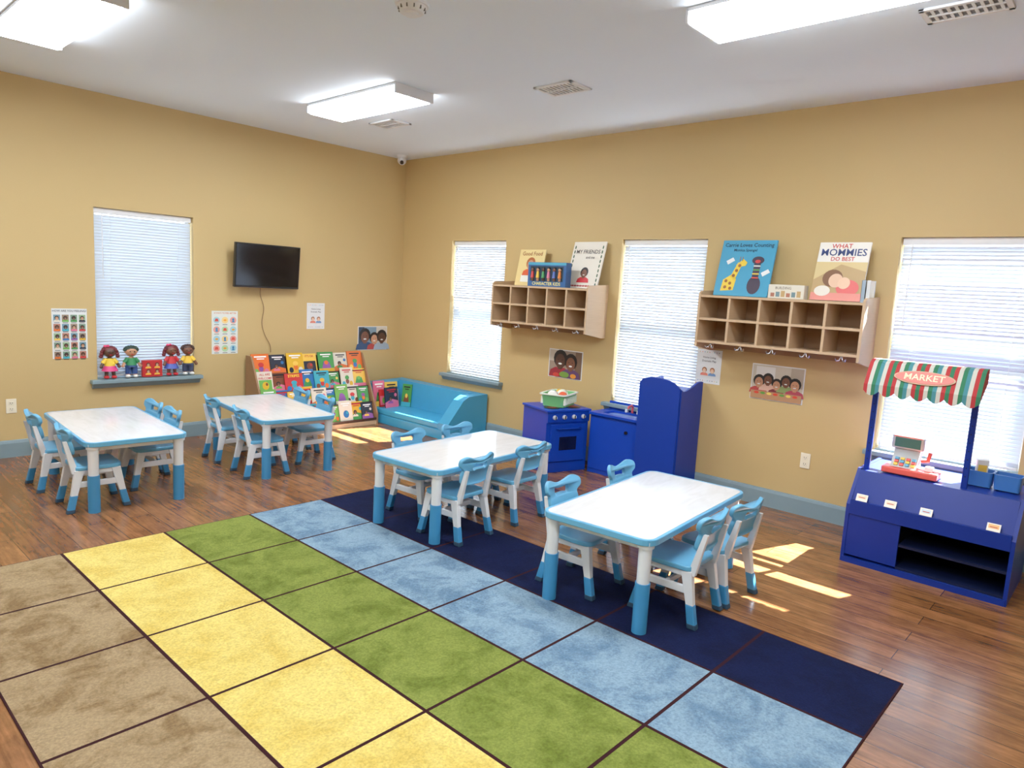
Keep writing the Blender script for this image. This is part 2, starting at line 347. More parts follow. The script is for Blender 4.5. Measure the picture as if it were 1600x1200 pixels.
m=MB(); m.cyl((0,0,-0.045),(0,0,-0.012),0.06,0.076,WHITEP,28); m.cyl((0,0,-0.058),(0,0,-0.045),0.035,0.038,WHITEP,20)
for i in range(12):
    a=2*pi*i/12; m.box(-0.003,0.003,0.064,0.0725,-0.036,-0.02,C((90,90,92)),0,Matrix.Rotation(a,4,'Z'))
m.obj("sensor_cover",r)
r=root("security_camera","small white dome security camera in ceiling corner","security camera",(-0.22,-0.2,H))
MB().cyl((0,0,-0.03),(0,0,0),0.06,0.065,WHITEP,24).obj("camera_base",r)
m=MB(); m.ell((0,0,-0.055),(0.05,0.05,0.05),WHITEP); m.cyl((-0.02,-0.025,-0.075),(-0.032,-0.04,-0.088),0.022,0.02,BLACK,14); m.obj("camera_dome",r)

def outlet(loc,rz):
    r=root("wall_outlet","cream duplex electrical outlet on the wall","outlet",loc,(0,0,rz),group="wall outlets")
    m=MB(); IV=C((238,230,206)); m.box(-0.036,0.036,-0.007,0,-0.058,0.058,IV,0.003); m.obj("cover_plate",r)
    m=MB()
    for z in (-0.024,0.024):
        m.box(-0.017,0.017,-0.010,-0.006,z-0.015,z+0.015,IV,0.003)
        for x in (-0.007,0.007): m.rect(x-0.0015,z-0.004,x+0.0015,z+0.007,1,BLACK,-0.0102)
        m.disc(0,z-0.009,0.0025,0.0025,1,BLACK,-0.0102,8)
    m.obj("socket",r)
outlet((-3.93,0,0.42),0); outlet((0,-4.89,0.42),RR)

# ------------------------------------------------------------------ rug
RUGZ=0.005
m=MB(); m.box(RX0,RX1,RY0,RY1,0.0005,RUGZ,RUG,0.001)
m.obj("area_rug",label="large rug with tan, yellow, green, blue and navy squares",category="rug")

# ------------------------------------------------------------------ tables
TH=0.468
def build_table():
    r=root("activity_table","low white rectangular kids table with light blue edge and legs","table",group="children's activity tables")
    W,D=1.22,0.63
    vs,fs=curve_data([rrect(W-0.036,D-0.036,0.05)],0.006,0.0)
    m=MB(); m.add(vs,fs,TOPM,Matrix.Translation((0,0,TH-0.0062))); m.obj("tabletop",r)
    vs,fs=curve_data([rrect(W,D,0.07),rrect(W-0.038,D-0.038,0.05)],0.016,0.005)
    m=MB(); m.add(vs,fs,SKYB,Matrix.Translation((0,0,TH-0.0155))); m.obj("edge_trim",r)
    m=MB(); m.box(-W/2+0.02,W/2-0.02,-D/2+0.02,D/2-0.02,TH-0.03,TH-0.014,WHITEP)
    m.box(-W/2+0.09,W/2-0.09,-D/2+0.05,-D/2+0.065,TH-0.065,TH-0.03,WHITEP,0.003).box(-W/2+0.09,W/2-0.09,D/2-0.065,D/2-0.05,TH-0.065,TH-0.03,WHITEP,0.003)
    m.box(-W/2+0.05,-W/2+0.065,-D/2+0.09,D/2-0.09,TH-0.065,TH-0.03,WHITEP,0.003).box(W/2-0.065,W/2-0.05,-D/2+0.09,D/2-0.09,TH-0.065,TH-0.03,WHITEP,0.003)
    m.obj("apron",r)
    for sx in (-1,1):
        for sy in (-1,1):
            x=sx*(W/2-0.055); y=sy*(D/2-0.055)
            q=MB(); q.cyl((x,y,0.20),(x,y,TH-0.03),0.030,0.032,WHITEP,20); q.cyl((x,y,TH-0.05),(x,y,TH-0.029),0.04,0.042,WHITEP,20); l=q.obj("leg",r)
            q=MB(); q.cyl((x,y,0.0),(x,y,0.245),0.0355,0.036,SKYD,20); q.obj("leg_sleeve",l)
    return r
tab=build_table()
TB=[((-2.01,-3.31),4,RUGZ),((-2.02,-4.78),4.5,RUGZ),((-3.59,-1.27),87,0),((-2.33,-1.2),84,0)]
tab.location=(TB[0][0][0],TB[0][0][1],RUGZ); tab.rotation_euler=(0,0,math.radians(TB[0][1]))
for (c,a,z) in TB[1:]: copy_thing(tab,(c[0],c[1],z),(0,0,math.radians(a)))
# ------------------------------------------------------------------ chairs (facing +Y)
def build_chair():
    r=root("child_chair","small light blue plastic chair with white frame","chair",group="children's chairs")
    vs,fs=curve_data([catmull([(-0.135,-0.125),(0,-0.13),(0.135,-0.125),(0.15,-0.05),(0.155,0.06),(0.14,0.13),(0.07,0.145),(0,0.14),(-0.07,0.145),(-0.14,0.13),(-0.155,0.06),(-0.15,-0.05)],4)],0.013,0.006)
    m=MB(); m.add(vs,fs,SKYB,Matrix.Translation((0,0.0,0.283)),True); m.obj("seat",r)
    out=catmull([(-0.112,-0.006),(0,-0.012),(0.112,-0.006),(0.130,0.05),(0.126,0.088),(0.154,0.115),(0.152,0.155),(0.108,0.176),(0.05,0.160),(0,0.152),(-0.05,0.160),(-0.108,0.176),(-0.152,0.155),(-0.154,0.115),(-0.126,0.088),(-0.130,0.05)],4)
    hole=catmull([(-0.062,0.10),(-0.05,0.09),(-0.03,0.098),(0.03,0.098),(0.05,0.09),(0.062,0.10),(0.062,0.122),(0.05,0.132),(0.03,0.124),(-0.03,0.124),(-0.05,0.132),(-0.062,0.122)],3)
    vs,fs=curve_data([out,hole],0.012,0.005)
    vs=[Vector((v.x,v.y,v.z-1.3*v.x*v.x)) for v in vs]
    Mb=Matrix.Translation((0,-0.152,0.375))@Matrix.Rotation(math.radians(90+13),4,'X')
    m=MB(); m.add(vs,fs,SKYB,Mb,True); m.obj("backrest",r)
    for sx in (-1,1):
        q=MB(); q.taper((sx*0.12,-0.125,0.25),(sx*0.114,-0.178,0.465),0.028,0.040,0.020,0.024,WHITEP); q.obj("back_post",r)
        q=MB(); q.box(sx*0.139-0.009,sx*0.139+0.009,-0.12,0.12,0.16,0.198,WHITEP,0.004); q.obj("side_rail",r)
        q=MB(); q.box(sx*0.13-0.010,sx*0.13+0.010,-0.125,0.125,0.24,0.272,WHITEP,0.004); q.obj("seat_rail",r)
        for sy in (-1,1):
            yt=sy*0.105; yb=sy*0.165
            xt=sx*0.128; xb=sx*0.148
            def P(z): 
                t=1-z/0.27; return (xt+(xb-xt)*t,yt+(yb-yt)*t,z)
            q=MB(); q.taper(P(0.09),P(0.272),0.030,0.036,0.034,0.056,WHITEP); l=q.obj("leg",r)
            q=MB(); q.taper(P(0.018),P(0.115),0.036,0.044,0.035,0.042,SKYD,bev=0.006); s=q.obj("leg_sleeve",l)
            q=MB(); q.taper(P(0.0),P(0.028),0.040,0.048,0.038,0.046,TIP,bev=0.006); q.obj("leg_tip",l)
    MB().box(-0.135,0.135,-0.009,0.009,0.165,0.193,WHITEP,0.004).obj("cross_rail",r)
    return r
ch=build_chair()
CH=[(-2.19,-5.07,3),(-1.815,-5.085,-4),(-2.31,-4.55,183),(-1.70,-4.53,185),
    (-2.33,-3.56,5),(-1.77,-3.53,2),(-2.21,-3.08,184),(-1.74,-3.07,182),
    (-3.83,-1.62,-93),(-3.86,-1.03,-90),(-3.36,-1.34,88),(-3.35,-0.96,90),
    (-2.60,-1.54,-97),(-2.57,-0.96,-95),(-2.06,-1.36,85),(-2.02,-0.90,84)]
ch.location=(CH[0][0],CH[0][1],RUGZ); ch.rotation_euler=(0,0,math.radians(CH[0][2]))
for (x,y,a) in CH[1:]: copy_thing(ch,(x,y,RUGZ if y<-2.4 and x<-1.9 else 0),(0,0,math.radians(a)))

# ------------------------------------------------------------------ books
def book(w,h,t,cover,art=None,spine=None):
    m=MB(); sp=spine or cover
    m.box(-w/2,w/2,-t/2,-t/2+0.002,0,h,cover).box(-w/2,w/2,t/2-0.002,t/2,0,h,cover).box(-w/2,-w/2+0.002,-t/2,t/2,0,h,sp)
    m.box(-w/2+0.002,w/2-0.004,-t/2+0.002,t/2-0.002,0.003,h-0.003,PAGES)
    if art: art(m,w,h,-t/2)
    return m
def person_art(m,cx,z,s,k,y,skin,hair,shirt):
    m.disc(cx,z+0.62*s,0.29*s,0.30*s,k,hair,y,14)
    m.poly([(cx-0.46*s,z),(cx+0.46*s,z),(cx+0.40*s,z+0.22*s),(cx+0.2*s,z+0.32*s),(cx-0.2*s,z+0.32*s),(cx-0.40*s,z+0.22*s)],k+1,shirt,y)
    m.rect(cx-0.08*s,z+0.26*s,cx+0.08*s,z+0.4*s,k+1.5,skin,y)
    m.disc(cx,z+0.53*s,0.205*s,0.25*s,k+2,skin,y,14)
    m.disc(cx,z+0.45*s,0.08*s,0.03*s,k+3,WH,y,8)
    for e in (-0.08,0.08): m.disc(cx+e*s,z+0.58*s,0.022*s,0.02*s,k+3,BLACK,y,6)
PALETTE=[(224,176,36),(230,108,36),(36,110,182),(62,148,72),(200,44,46),(226,220,204),(54,168,192),(140,82,162),(28,36,56),(242,198,80),(108,178,80),(222,108,142),(122,64,38)]
def rnd_art(seed,title=None,tcol=None):
    rg=random.Random(seed)
    def f(m,w,h,y):
        c=[C(rg.choice(PALETTE)) for _ in range(4)]
        st=rg.randrange(4)
        if st==0:
            m.rect(-w*0.42,h*0.1,w*0.42,h*0.62,1,c[0],y); m.disc(0,h*0.36,w*0.22,h*0.18,2,c[1],y); m.disc(w*0.08,h*0.42,w*0.08,h*0.07,3,c[2],y)
        elif st==1:
            m.poly([(-w/2,0),(w/2,0),(w/2,h*0.3),(0,h*0.42),(-w/2,h*0.25)],1,c[0],y); person_art(m,-w*0.1,h*0.2,h*0.38,2,y,SKIN2,HAIRB,c[1]); m.disc(w*0.3,h*0.6,w*0.1,w*0.1,2,c[2],y)
        elif st==2:
            for i in range(3): m.disc((i-1)*w*0.28,h*(0.2+0.12*(i%2)),w*0.13,h*0.13,1+i,c[i],y)
            m.disc(0,h*0.5,w*0.16,h*0.11,2,c[3],y)
        else:
            m.rect(-w/2,0,w/2,h*0.2,1,c[0],y); m.poly([(-w*0.3,h*0.2),(w*0.3,h*0.2),(w*0.2,h*0.5),(-w*0.15,h*0.56)],1,c[1],y); m.disc(0,h*0.48,w*0.13,h*0.1,2,c[2],y)
        tc=tcol or C(rg.choice([(255,255,255),(20,20,30),(200,30,40)]))
        if title: 
            for i,t in enumerate(title.split("\n")): m.txt(t,0,h*(0.86-0.17*i),w*1.32/max(4,len(t)),6,tc,y)
        else:
            m.rect(-w*0.34,h*0.84,w*0.34,h*0.9,4,tc,y); m.rect(-w*0.2,h*0.75,w*0.22,h*0.79,4,tc,y)
    return f
rk=root("book_display_rack","dark brown tiered book display rack with tan wood sides","bookshelf",(-1.30,-0.03,0))
RWD=0.66
prof=[(0,0),(-0.42,0),(-0.42,0.12),(-0.10,0.77),(0,0.77)]
for sx in (-1,1):
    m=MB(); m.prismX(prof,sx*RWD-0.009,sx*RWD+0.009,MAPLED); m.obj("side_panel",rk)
m=MB(); m.box(-RWD,RWD,-0.012,0,0.02,0.75,DBROWN); m.obj("back_panel",rk)
m=MB(); m.box(-RWD,RWD,-0.415,-0.395,0.0,0.055,MAPLE,0.002); m.obj("plinth",rk)
tiers=[(-0.385,0.06),(-0.30,0.23),(-0.215,0.40),(-0.13,0.57)]
for (y,z) in tiers:
    m=MB(); m.box(-RWD+0.009,RWD-0.009,y-0.022,y+0.075,z-0.012,z,DBROWN); m.box(-RWD+0.009,RWD-0.009,y-0.030,y-0.022,z-0.014,z+0.016,DBROWN)
    m.add([(-RWD+0.009,y+0.058,z),(RWD-0.009,y+0.058,z),(RWD-0.009,y+0.105,z+0.16),(-RWD+0.009,y+0.105,z+0.16)],[(0,1,2,3)],DBROWN); m.obj("tier_shelf",rk)
COLN={0:"yellow",1:"orange",2:"blue",3:"green",4:"red",5:"cream",6:"turquoise",7:"purple",8:"dark navy",9:"pale yellow",10:"light green",11:"pink",12:"brown"}
rows=[[5,11,12,6,4,10,5,0,8],[10,2,9,0,5,2,10,5,3],[5,12,4,2,6,3,5,9],[1,8,0,9,3,5,1]]
titles={(2,0):"ALL ARE\nWELCOME",(2,2):"STRIPES",(3,3):"IT'S OK"}
sd=1
for ri,row in enumerate(rows):
    n=len(row); ty,tz=tiers[ri]
    for i,ci in enumerate(row):
        w=0.145+0.018*((sd*7)%3); h=0.185+0.020*((sd*5)%3)
        if ri==3: w,h=0.19-0.02*(i%2),0.225-0.015*(i%2)
        x=-RWD+0.10+(2*RWD-0.2)*i/(n-1)+0.005*((sd%3)-1)
        t=titles.get((ri,i))
        if (ri,i)==(2,2): w,h=0.205,0.19
        m=book(w,h,0.008,C(PALETTE[ci]),rnd_art(sd,t,C((250,220,60)) if t=="STRIPES" else None))
        yo=0.0 if (i%2==0) else 0.016
        m.obj("picture_book",label="picture book with %s cover standing on display rack"%COLN[ci],category="book",loc=(-1.30+x,-0.03+ty-0.006+yo,tz+0.002),rot=(math.radians(-16),0,0),group="picture books on the display rack")
        sd+=1

def goodfood(m,w,h,y):
    m.txt("Good Food",0,h*0.88,0.055,2,C((150,80,40)),y); m.rect(-w*0.3,h*0.1,w*0.3,h*0.3,1,C((240,240,230)),y)
    person_art(m,0,h*0.28,h*0.55,2,y,SKIN1,C((170,90,40)),C((220,90,50)))
def friends(m,w,h,y):
    m.txt("MY FRIENDS",0,h*0.78,0.052,2,C((60,50,50)),y); m.txt("and me",w*0.1,h*0.66,0.035,2,C((60,50,50)),y)
    person_art(m,w*0.02,h*0.12,h*0.36,2,y,SKIN2,HAIRB,RED)
    for i in range(9):
        m.disc(-w*0.43,h*(0.08+0.1*i),0.008,0.018,1,C((60,90,60)),y,8); m.disc(w*0.43,h*(0.08+0.1*i),0.008,0.018,1,C((60,90,60)),y,8)
        m.disc(-w*0.35+w*0.085*i,h*0.05,0.018,0.008,1,C((170,60,60)),y,8)
def counting(m,w,h,y):
    m.txt("Carrie Loves Counting",0,h*0.91,0.042,2,C((20,50,70)),y); m.txt("Monica Spengel",-w*0.05,h*0.82,0.03,2,C((20,50,70)),y)
    G=C((238,204,60)); D=C((60,50,70)); BR=C((150,90,40))
    m.poly([(-w*0.38,h*0.08),(-w*0.14,h*0.10),(-w*0.12,h*0.30),(-w*0.22,h*0.38),(-w*0.36,h*0.28)],2,G,y)
    m.poly([(-w*0.24,h*0.33),(-w*0.14,h*0.30),(-w*0.06,h*0.56),(-w*0.14,h*0.60)],2,G,y)
    m.poly([(-w*0.17,h*0.55),(-w*0.05,h*0.66),(w*0.03,h*0.60),(w*0.01,h*0.54),(-w*0.09,h*0.52)],3,G,y)
    for (a,b) in ((-0.3,0.15),(-0.22,0.22),(-0.3,0.26),(-0.18,0.36),(-0.14,0.45),(-0.2,0.13),(-0.1,0.54)): m.disc(w*a,h*b,0.013,0.013,4,BR,y,8)
    for a in (-0.12,-0.07): m.rect(w*a,h*0.62,w*a+0.005,h*0.70,3,BR,y)
    m.disc(w*0.22,h*0.2,w*0.12,h*0.16,2,D,y); m.rect(w*0.16,h*0.3,w*0.28,h*0.6,2,D,y); m.disc(w*0.22,h*0.64,w*0.11,h*0.07,3,D,y)
    m.disc(w*0.22,h*0.62,w*0.05,h*0.03,4,C((200,60,60)),y)
    for k in range(4): m.rect(w*0.16,h*(0.32+0.07*k),w*0.28,h*(0.34+0.07*k),3,C([(230,80,60),(240,210,70),(90,170,80),(230,230,230)][k]),y)
    for (a,b) in ((-0.3,0.62),(0.38,0.42)): 
        m.poly([(w*a-0.03,h*b),(w*a+0.02,h*b+0.03),(w*a+0.04,h*b+0.005),(w*a-0.012,h*b-0.028)],2,WH,y)
def mommies(m,w,h,y):
    m.rect(-w/2,0,w/2,h*0.66,1,C((186,156,108)),y)
    m.poly([(-w/2,h*0.35),(0,h*0.62),(w/2,h*0.5),(w/2,h*0.66),(-w/2,h*0.66)],2,C((216,194,138)),y)
    m.txt("WHAT",-w*0.05,h*0.93,0.045,2,C((200,40,40)),y); m.txt("MOMMIES",0,h*0.82,0.070,2,C((40,60,120)),y); m.txt("DO BEST",0,h*0.71,0.04,2,C((200,40,40)),y)
    m.disc(-w*0.12,h*0.38,w*0.2,h*0.15,3,C((120,80,50)),y); m.disc(-w*0.05,h*0.34,w*0.14,h*0.12,4,C((230,190,160)),y)
    m.disc(w*0.2,h*0.22,w*0.22,h*0.14,3,C((226,100,100)),y); m.disc(w*0.12,h*0.3,w*0.12,h*0.1,5,C((236,196,166)),y); m.rect(-w/2,0,w/2,h*0.13,4,C((226,140,130)),y)
    m.disc(-w*0.28,h*0.16,w*0.16,h*0.09,5,C((230,225,215)),y)
book(0.33,0.36,0.012,C((230,206,140)),goodfood).obj("picture_book",label="large pale yellow picture book titled Good Food",category="book",loc=(-0.14,-2.12,1.618),rot=(math.radians(-12),0,RR))
book(0.38,0.44,0.014,C((230,224,212)),friends).obj("picture_book",label="large cream picture book titled My Friends",category="book",loc=(-0.13,-2.77,1.618),rot=(math.radians(-14),0,RR-0.06))
book(0.43,0.44,0.014,C((60,154,196)),counting).obj("picture_book",label="large blue counting book with a giraffe on cover",category="book",loc=(-0.19,-4.33,1.618),rot=(math.radians(-14),0,RR))
book(0.34,0.42,0.014,C((238,236,230)),mommies).obj("picture_book",label="large picture book titled What Mommies Do Best",category="book",loc=(-0.2,-5.03,1.618),rot=(math.radians(-14),0,RR))
r=root("toy_figure_box","blue toy box with a row of small character dolls in window","toy box",(-0.24,-2.46,1.616),(0,0,RR))
m=MB(); BX=C((40,90,150)); m.box(-0.23,0.23,-0.02,0.06,0,0.225,BX,0.003); m.rect(-0.2,0.05,0.2,0.19,1,C((20,50,70)),-0.02); m.txt("CHARACTER KIDS",0,0.026,0.042,1,C((240,230,120)),-0.02); m.rect(-0.23,0.2,0.23,0.222,1,C((70,160,190)),-0.02); m.obj("carton",r)
for i in range(6):
    cx=-0.165+0.066*i; sk=[SKIN2,SKIN1,SKIN3,SKIN1,SKIN2,SKIN1][i]; cc=C([(200,60,60),(240,200,70),(70,150,90),(220,120,150),(80,110,190),(230,130,50)][i])
    m=MB(); m.ell((cx,-0.028,0.155),(0.017,0.014,0.019),sk); m.ell((cx,-0.025,0.165),(0.018,0.014,0.015),HAIRB); m.cyl((cx,-0.028,0.08),(cx,-0.028,0.14),0.018,0.011,cc,10); m.cyl((cx-0.007,-0.028,0.052),(cx-0.007,-0.028,0.085),0.006,0.006,sk,8); m.cyl((cx+0.007,-0.028,0.052),(cx+0.007,-0.028,0.085),0.006,0.006,sk,8)
    m.obj("toy_figure",r)
m=MB(); m.box(-0.13,0.13,-0.04,0.04,0,0.1,C((224,220,206)),0.004); m.txt("BUILDING",-0.02,0.075,0.026,1,C((120,110,100)),-0.04)
for i in range(6): m.rect(-0.11+0.038*i,0.012,-0.082+0.038*i,0.04+0.008*(i%3),1,C([(170,110,90),(110,140,150),(190,160,110)][i%3]),-0.04)
m.obj("block_set_box",label="pale patterned toy block set box on cubby shelf",category="toy box",loc=(-0.2,-4.70,1.616),rot=(0,0,RR))
for i,(yy,cc,nm) in enumerate(((-5.215,(150,170,190),"grey blue"),(-5.245,(210,215,220),"pale grey"))):
    book(0.024,0.15,0.12,C(cc)).obj("small_book",label="small %s book standing on cubby shelf"%nm,category="book",loc=(-0.17,yy,1.616),rot=(0,0,RR))

def cubby(yc,L,label):
    r=root("wall_cubby",label,"cubby shelf",(0,yc,0),(0,0,RR),group="wall cubbies with coat hooks")
    D=0.31; t=0.018; zt,zm,zb=1.615,1.44,1.265
    for sx in (-1,1):
        m=MB(); x=sx*(L/2-t/2); m.prismX([(0,1.175),(-0.06,1.175),(-D,zb-0.05),(-D,zt+0.01),(-D+0.03,zt+0.03),(0,zt+0.045)],x-t/2,x+t/2,MAPLE); m.obj("side_panel",r)
    for z in (zt,zm,zb):
        m=MB(); m.box(-L/2+t,L/2-t,-D+0.003,0,z-t,z,MAPLE,0.0015); m.obj("shelf",r)
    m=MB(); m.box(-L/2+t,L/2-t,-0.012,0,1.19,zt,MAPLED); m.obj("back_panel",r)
    for i in range(1,5):
        x=-L/2+t+(L-2*t)*i/5; m=MB(); m.box(x-t/2,x+t/2,-D+0.006,-0.012,zb,zm-t,MAPLE).box(x-t/2,x+t/2,-D+0.006,-0.012,zm,zt-t,MAPLE); m.obj("divider",r)
    for i in range(5):
        x=-L/2+(L)*(i+0.5)/5; m=MB()
        m.box(x-0.01,x+0.01,-0.29,-0.27,zb-t-0.004,zb-t,CHROME)
        for dx in (-1,1): m.tube([(x,-0.28,zb-t),(x+dx*0.012,-0.285,zb-t-0.03),(x+dx*0.028,-0.295,zb-t-0.035),(x+dx*0.034,-0.30,zb-t-0.018)],0.0045,CHROME)
        m.obj("coat_hook",r)
cubby(-2.40,1.18,"light maple cubby shelf with hooks below, holding toys")
cubby(-4.66,1.21,"light maple cubby shelf with hooks below, holding picture books")

# ------------------------------------------------------------------ TV
tv=root("wall_television","black flat screen television on a wall mount","television",(-1.78,-0.10,1.665),(math.radians(4),0,math.radians(3)))
m=MB(); m.box(-0.355,0.355,-0.02,0.018,-0.215,0.215,BLACK,0.006); m.obj("tv_body",tv)
m=MB(); m.box(-0.342,0.342,-0.0215,-0.0195,-0.195,0.203,mk("tv_screen",(8,9,12),0.12,var=0.1)); m.obj("tv_screen",tv)
m=MB(); m.box(-0.03,0.03,0.018,0.085,-0.03,0.03,BLACK,0.003); m.box(-0.09,0.09,0.018,0.026,-0.09,0.09,BLACK,0.003); m.obj("wall_mount",tv)
pts=[(-1.83,-0.06,1.46),(-1.82,-0.03,1.38),(-1.77,-0.012,1.25),(-1.79,-0.012,1.10),(-1.76,-0.012,0.98),(-1.70,-0.012,0.87),(-1.69,-0.012,0.78)]
pp=[]
for i in range(len(pts)-1):
    a=Vector(pts[max(i-1,0)]);b=Vector(pts[i]);c=Vector(pts[i+1]);d=Vector(pts[min(i+2,len(pts)-1)])
    for s in range(5):
        t=s/5; pp.append(0.5*((2*b)+(c-a)*t+(2*a-5*b+4*c-d)*t*t+(3*b-a-3*c+d)*t*t*t))
m=MB(); m.tube(pp,0.004,C((150,120,80))); m.obj("power_cable",label="tan power cable hanging down from the television",category="cable")

# ------------------------------------------------------------------ posters
def place(m,name,label,wall,a,z):
    loc=(a,-0.0012,z) if wall=='b' else (-0.0012,a,z)
    return m.obj(name,label=label,category="poster" if name!="photo_print" else "photo",loc=loc,rot=(0,0,0 if wall=='b' else RR))
m=MB(); m.box(-0.13,0.13,-0.001,0.001,-0.21,0.21,PAPER); m.txt("HOW ARE YOU FEELING?",0,0.19,0.022,2,C((40,40,60)),-0.001)
k=0
for j in range(5):
    for i in range(4):
        cx=-0.093+0.062*i; cz=0.125-0.077*j; k+=1
        m.rect(cx-0.025,cz-0.026,cx+0.025,cz+0.034,1,C([(110,150,170),(120,150,130),(180,120,100),(150,130,110),(150,180,140)][(i*3+j*2)%5]),-0.001)
        person_art(m,cx,cz-0.026,0.055,2,-0.001,[SKIN1,SKIN2,SKIN3][(i+j)%3],HAIRB,C(PALETTE[(k*5)%12]))
        m.rect(cx-0.02,cz-0.036,cx+0.02,cz-0.031,1,C((60,60,60)),-0.001)
place(m,"feelings_poster","white poster grid of children's faces titled How Are You Feeling",'b',-3.50,1.0)
m=MB(); m.box(-0.13,0.13,-0.001,0.001,-0.21,0.21,C((224,230,226))); m.txt("10 WAYS TO FEEL BETTER",0,0.188,0.0195,2,C((210,110,40)),-0.001)
for j in range(4):
    for i in range(3):
        cx=-0.083+0.083*i; cz=0.12-0.092*j; cc=[(160,208,220),(240,210,140),(230,158,148),(178,216,168)][(i+j*2)%4]
        m.disc(cx,cz,0.033,0.033,1,C(cc),-0.001); 
        q=(i*2+j)%3; c2=C([(220,80,60),(60,130,180),(240,160,40)][q])
        if q==0: m.poly([(cx-0.02,cz-0.012),(cx+0.02,cz-0.012),(cx+0.012,cz+0.016),(cx-0.012,cz+0.016)],2,c2,-0.001)
        elif q==1: m.disc(cx,cz+0.008,0.012,0.012,2,c2,-0.001); m.rect(cx-0.012,cz-0.02,cx+0.012,cz-0.004,3,c2,-0.001)
        else: m.disc(cx,cz,0.016,0.01,2,c2,-0.001)
        m.rect(cx-0.024,cz-0.046,cx+0.024,cz-0.040,1,C((90,90,90)),-0.001)
place(m,"coping_poster","white poster with grid of round pastel activity icons",'b',-2.17,1.0)
def sheet(title_lines):
    m=MB(); m.box(-0.108,0.108,-0.001,0.001,-0.14,0.14,PAPER)
    DK=C((60,60,70))
    m.txt(title_lines[0],0,0.075,0.022,1,DK,-0.001); m.txt(title_lines[1],0,0.045,0.022,1,DK,-0.001)
    for sx in (-1,1):
        person_art(m,sx*0.035,-0.075,0.075,1,-0.001,C((236,196,166)),C((150,90,50)),C((230,130,110)) if sx<0 else C((110,150,200)))
    for i in range(9):
        m.disc(-0.085+0.021*i,0.118,0.004,0.004,1,C(PALETTE[i]),-0.001,6); m.disc(-0.085+0.021*i,-0.118,0.004,0.004,1,C(PALETTE[i+2]),-0.001,6)
    return m
place(sheet(("Home Living","Dramatic Play")),"notice_sheet","white paper notice with two cartoon children",'b',-1.165,1.17)
place(sheet(("Home Living","Dramatic Play")),"notice_sheet","white paper notice with two children beside the window",'r',-4.04,1.035)
def photo(kind):
    m=MB(); m.box(-0.205,0.205,-0.001,0.001,-0.138,0.138,PAPER)
    if kind==0:
        m.rect(-0.197,-0.13,0.197,0.13,1,C((120,150,172)),-0.001); m.rect(0.05,-0.13,0.197,0.13,2,C((206,200,186)),-0.001); m.rect(-0.197,-0.13,-0.12,0.13,2,C((40,60,84)),-0.001)
        person_art(m,-0.11,-0.13,0.27,3,-0.001,SKIN2,HAIRB,C((40,70,110))); person_art(m,0.02,-0.13,0.22,6,-0.001,SKIN1,HAIRB,C((176,60,56))); person_art(m,0.125,-0.13,0.25,9,-0.001,SKIN3,HAIRB,C((150,170,190)))
    elif kind==1:
        m.rect(-0.197,-0.13,0.197,0.13,1,C((150,132,116)),-0.001); m.rect(-0.197,0.02,-0.08,0.13,2,C((196,186,170)),-0.001); m.rect(0.12,-0.13,0.197,0.13,2,C((110,84,66)),-0.001)
        person_art(m,-0.06,-0.13,0.29,3,-0.001,SKIN3,HAIRB,C((150,36,50))); person_art(m,0.07,-0.13,0.26,6,-0.001,SKIN2,HAIRB,C((90,60,100)))
        m.disc(0.0,-0.1,0.06,0.028,11,C((110,150,60)),-0.001); m.disc(0.11,-0.105,0.035,0.022,11,C((220,140,50)),-0.001); m.disc(-0.1,-0.11,0.04,0.02,11,C((200,60,50)),-0.001)
    else:
        m.rect(-0.197,-0.13,0.197,0.13,1,C((204,198,182)),-0.001); m.rect(-0.17,0.0,-0.02,0.12,2,C((228,228,224)),-0.001); m.rect(0.1,-0.02,0.197,0.13,2,C((180,168,148)),-0.001)
        for i in range(5): person_art(m,-0.14+0.07*i,-0.09+0.025*(i%2),[0.16,0.15,0.14,0.15,0.16][i],3+i*0.8,-0.001,[SKIN1,SKIN2,SKIN1,SKIN2,SKIN1][i],HAIRB,C([(180,60,60),(220,176,156),(120,40,50),(130,150,90),(170,60,80)][i]))
        m.rect(-0.197,-0.13,0.197,-0.07,11,C((176,130,92)),-0.001)
        for i in range(7): m.disc(-0.15+0.05*i,-0.085,0.02,0.010,12,C([(210,60,40),(90,150,60),(230,200,90)][i%3]),-0.001,10)
    return m
place(photo(0),"photo_print","photo print of three people smiling together",'b',-0.41,0.92)
place(photo(1),"photo_print","photo print of two people with fruit at a table",'r',-2.55,0.885)
place(photo(2),"photo_print","photo print of a family gathered around a meal",'r',-4.615,0.97)

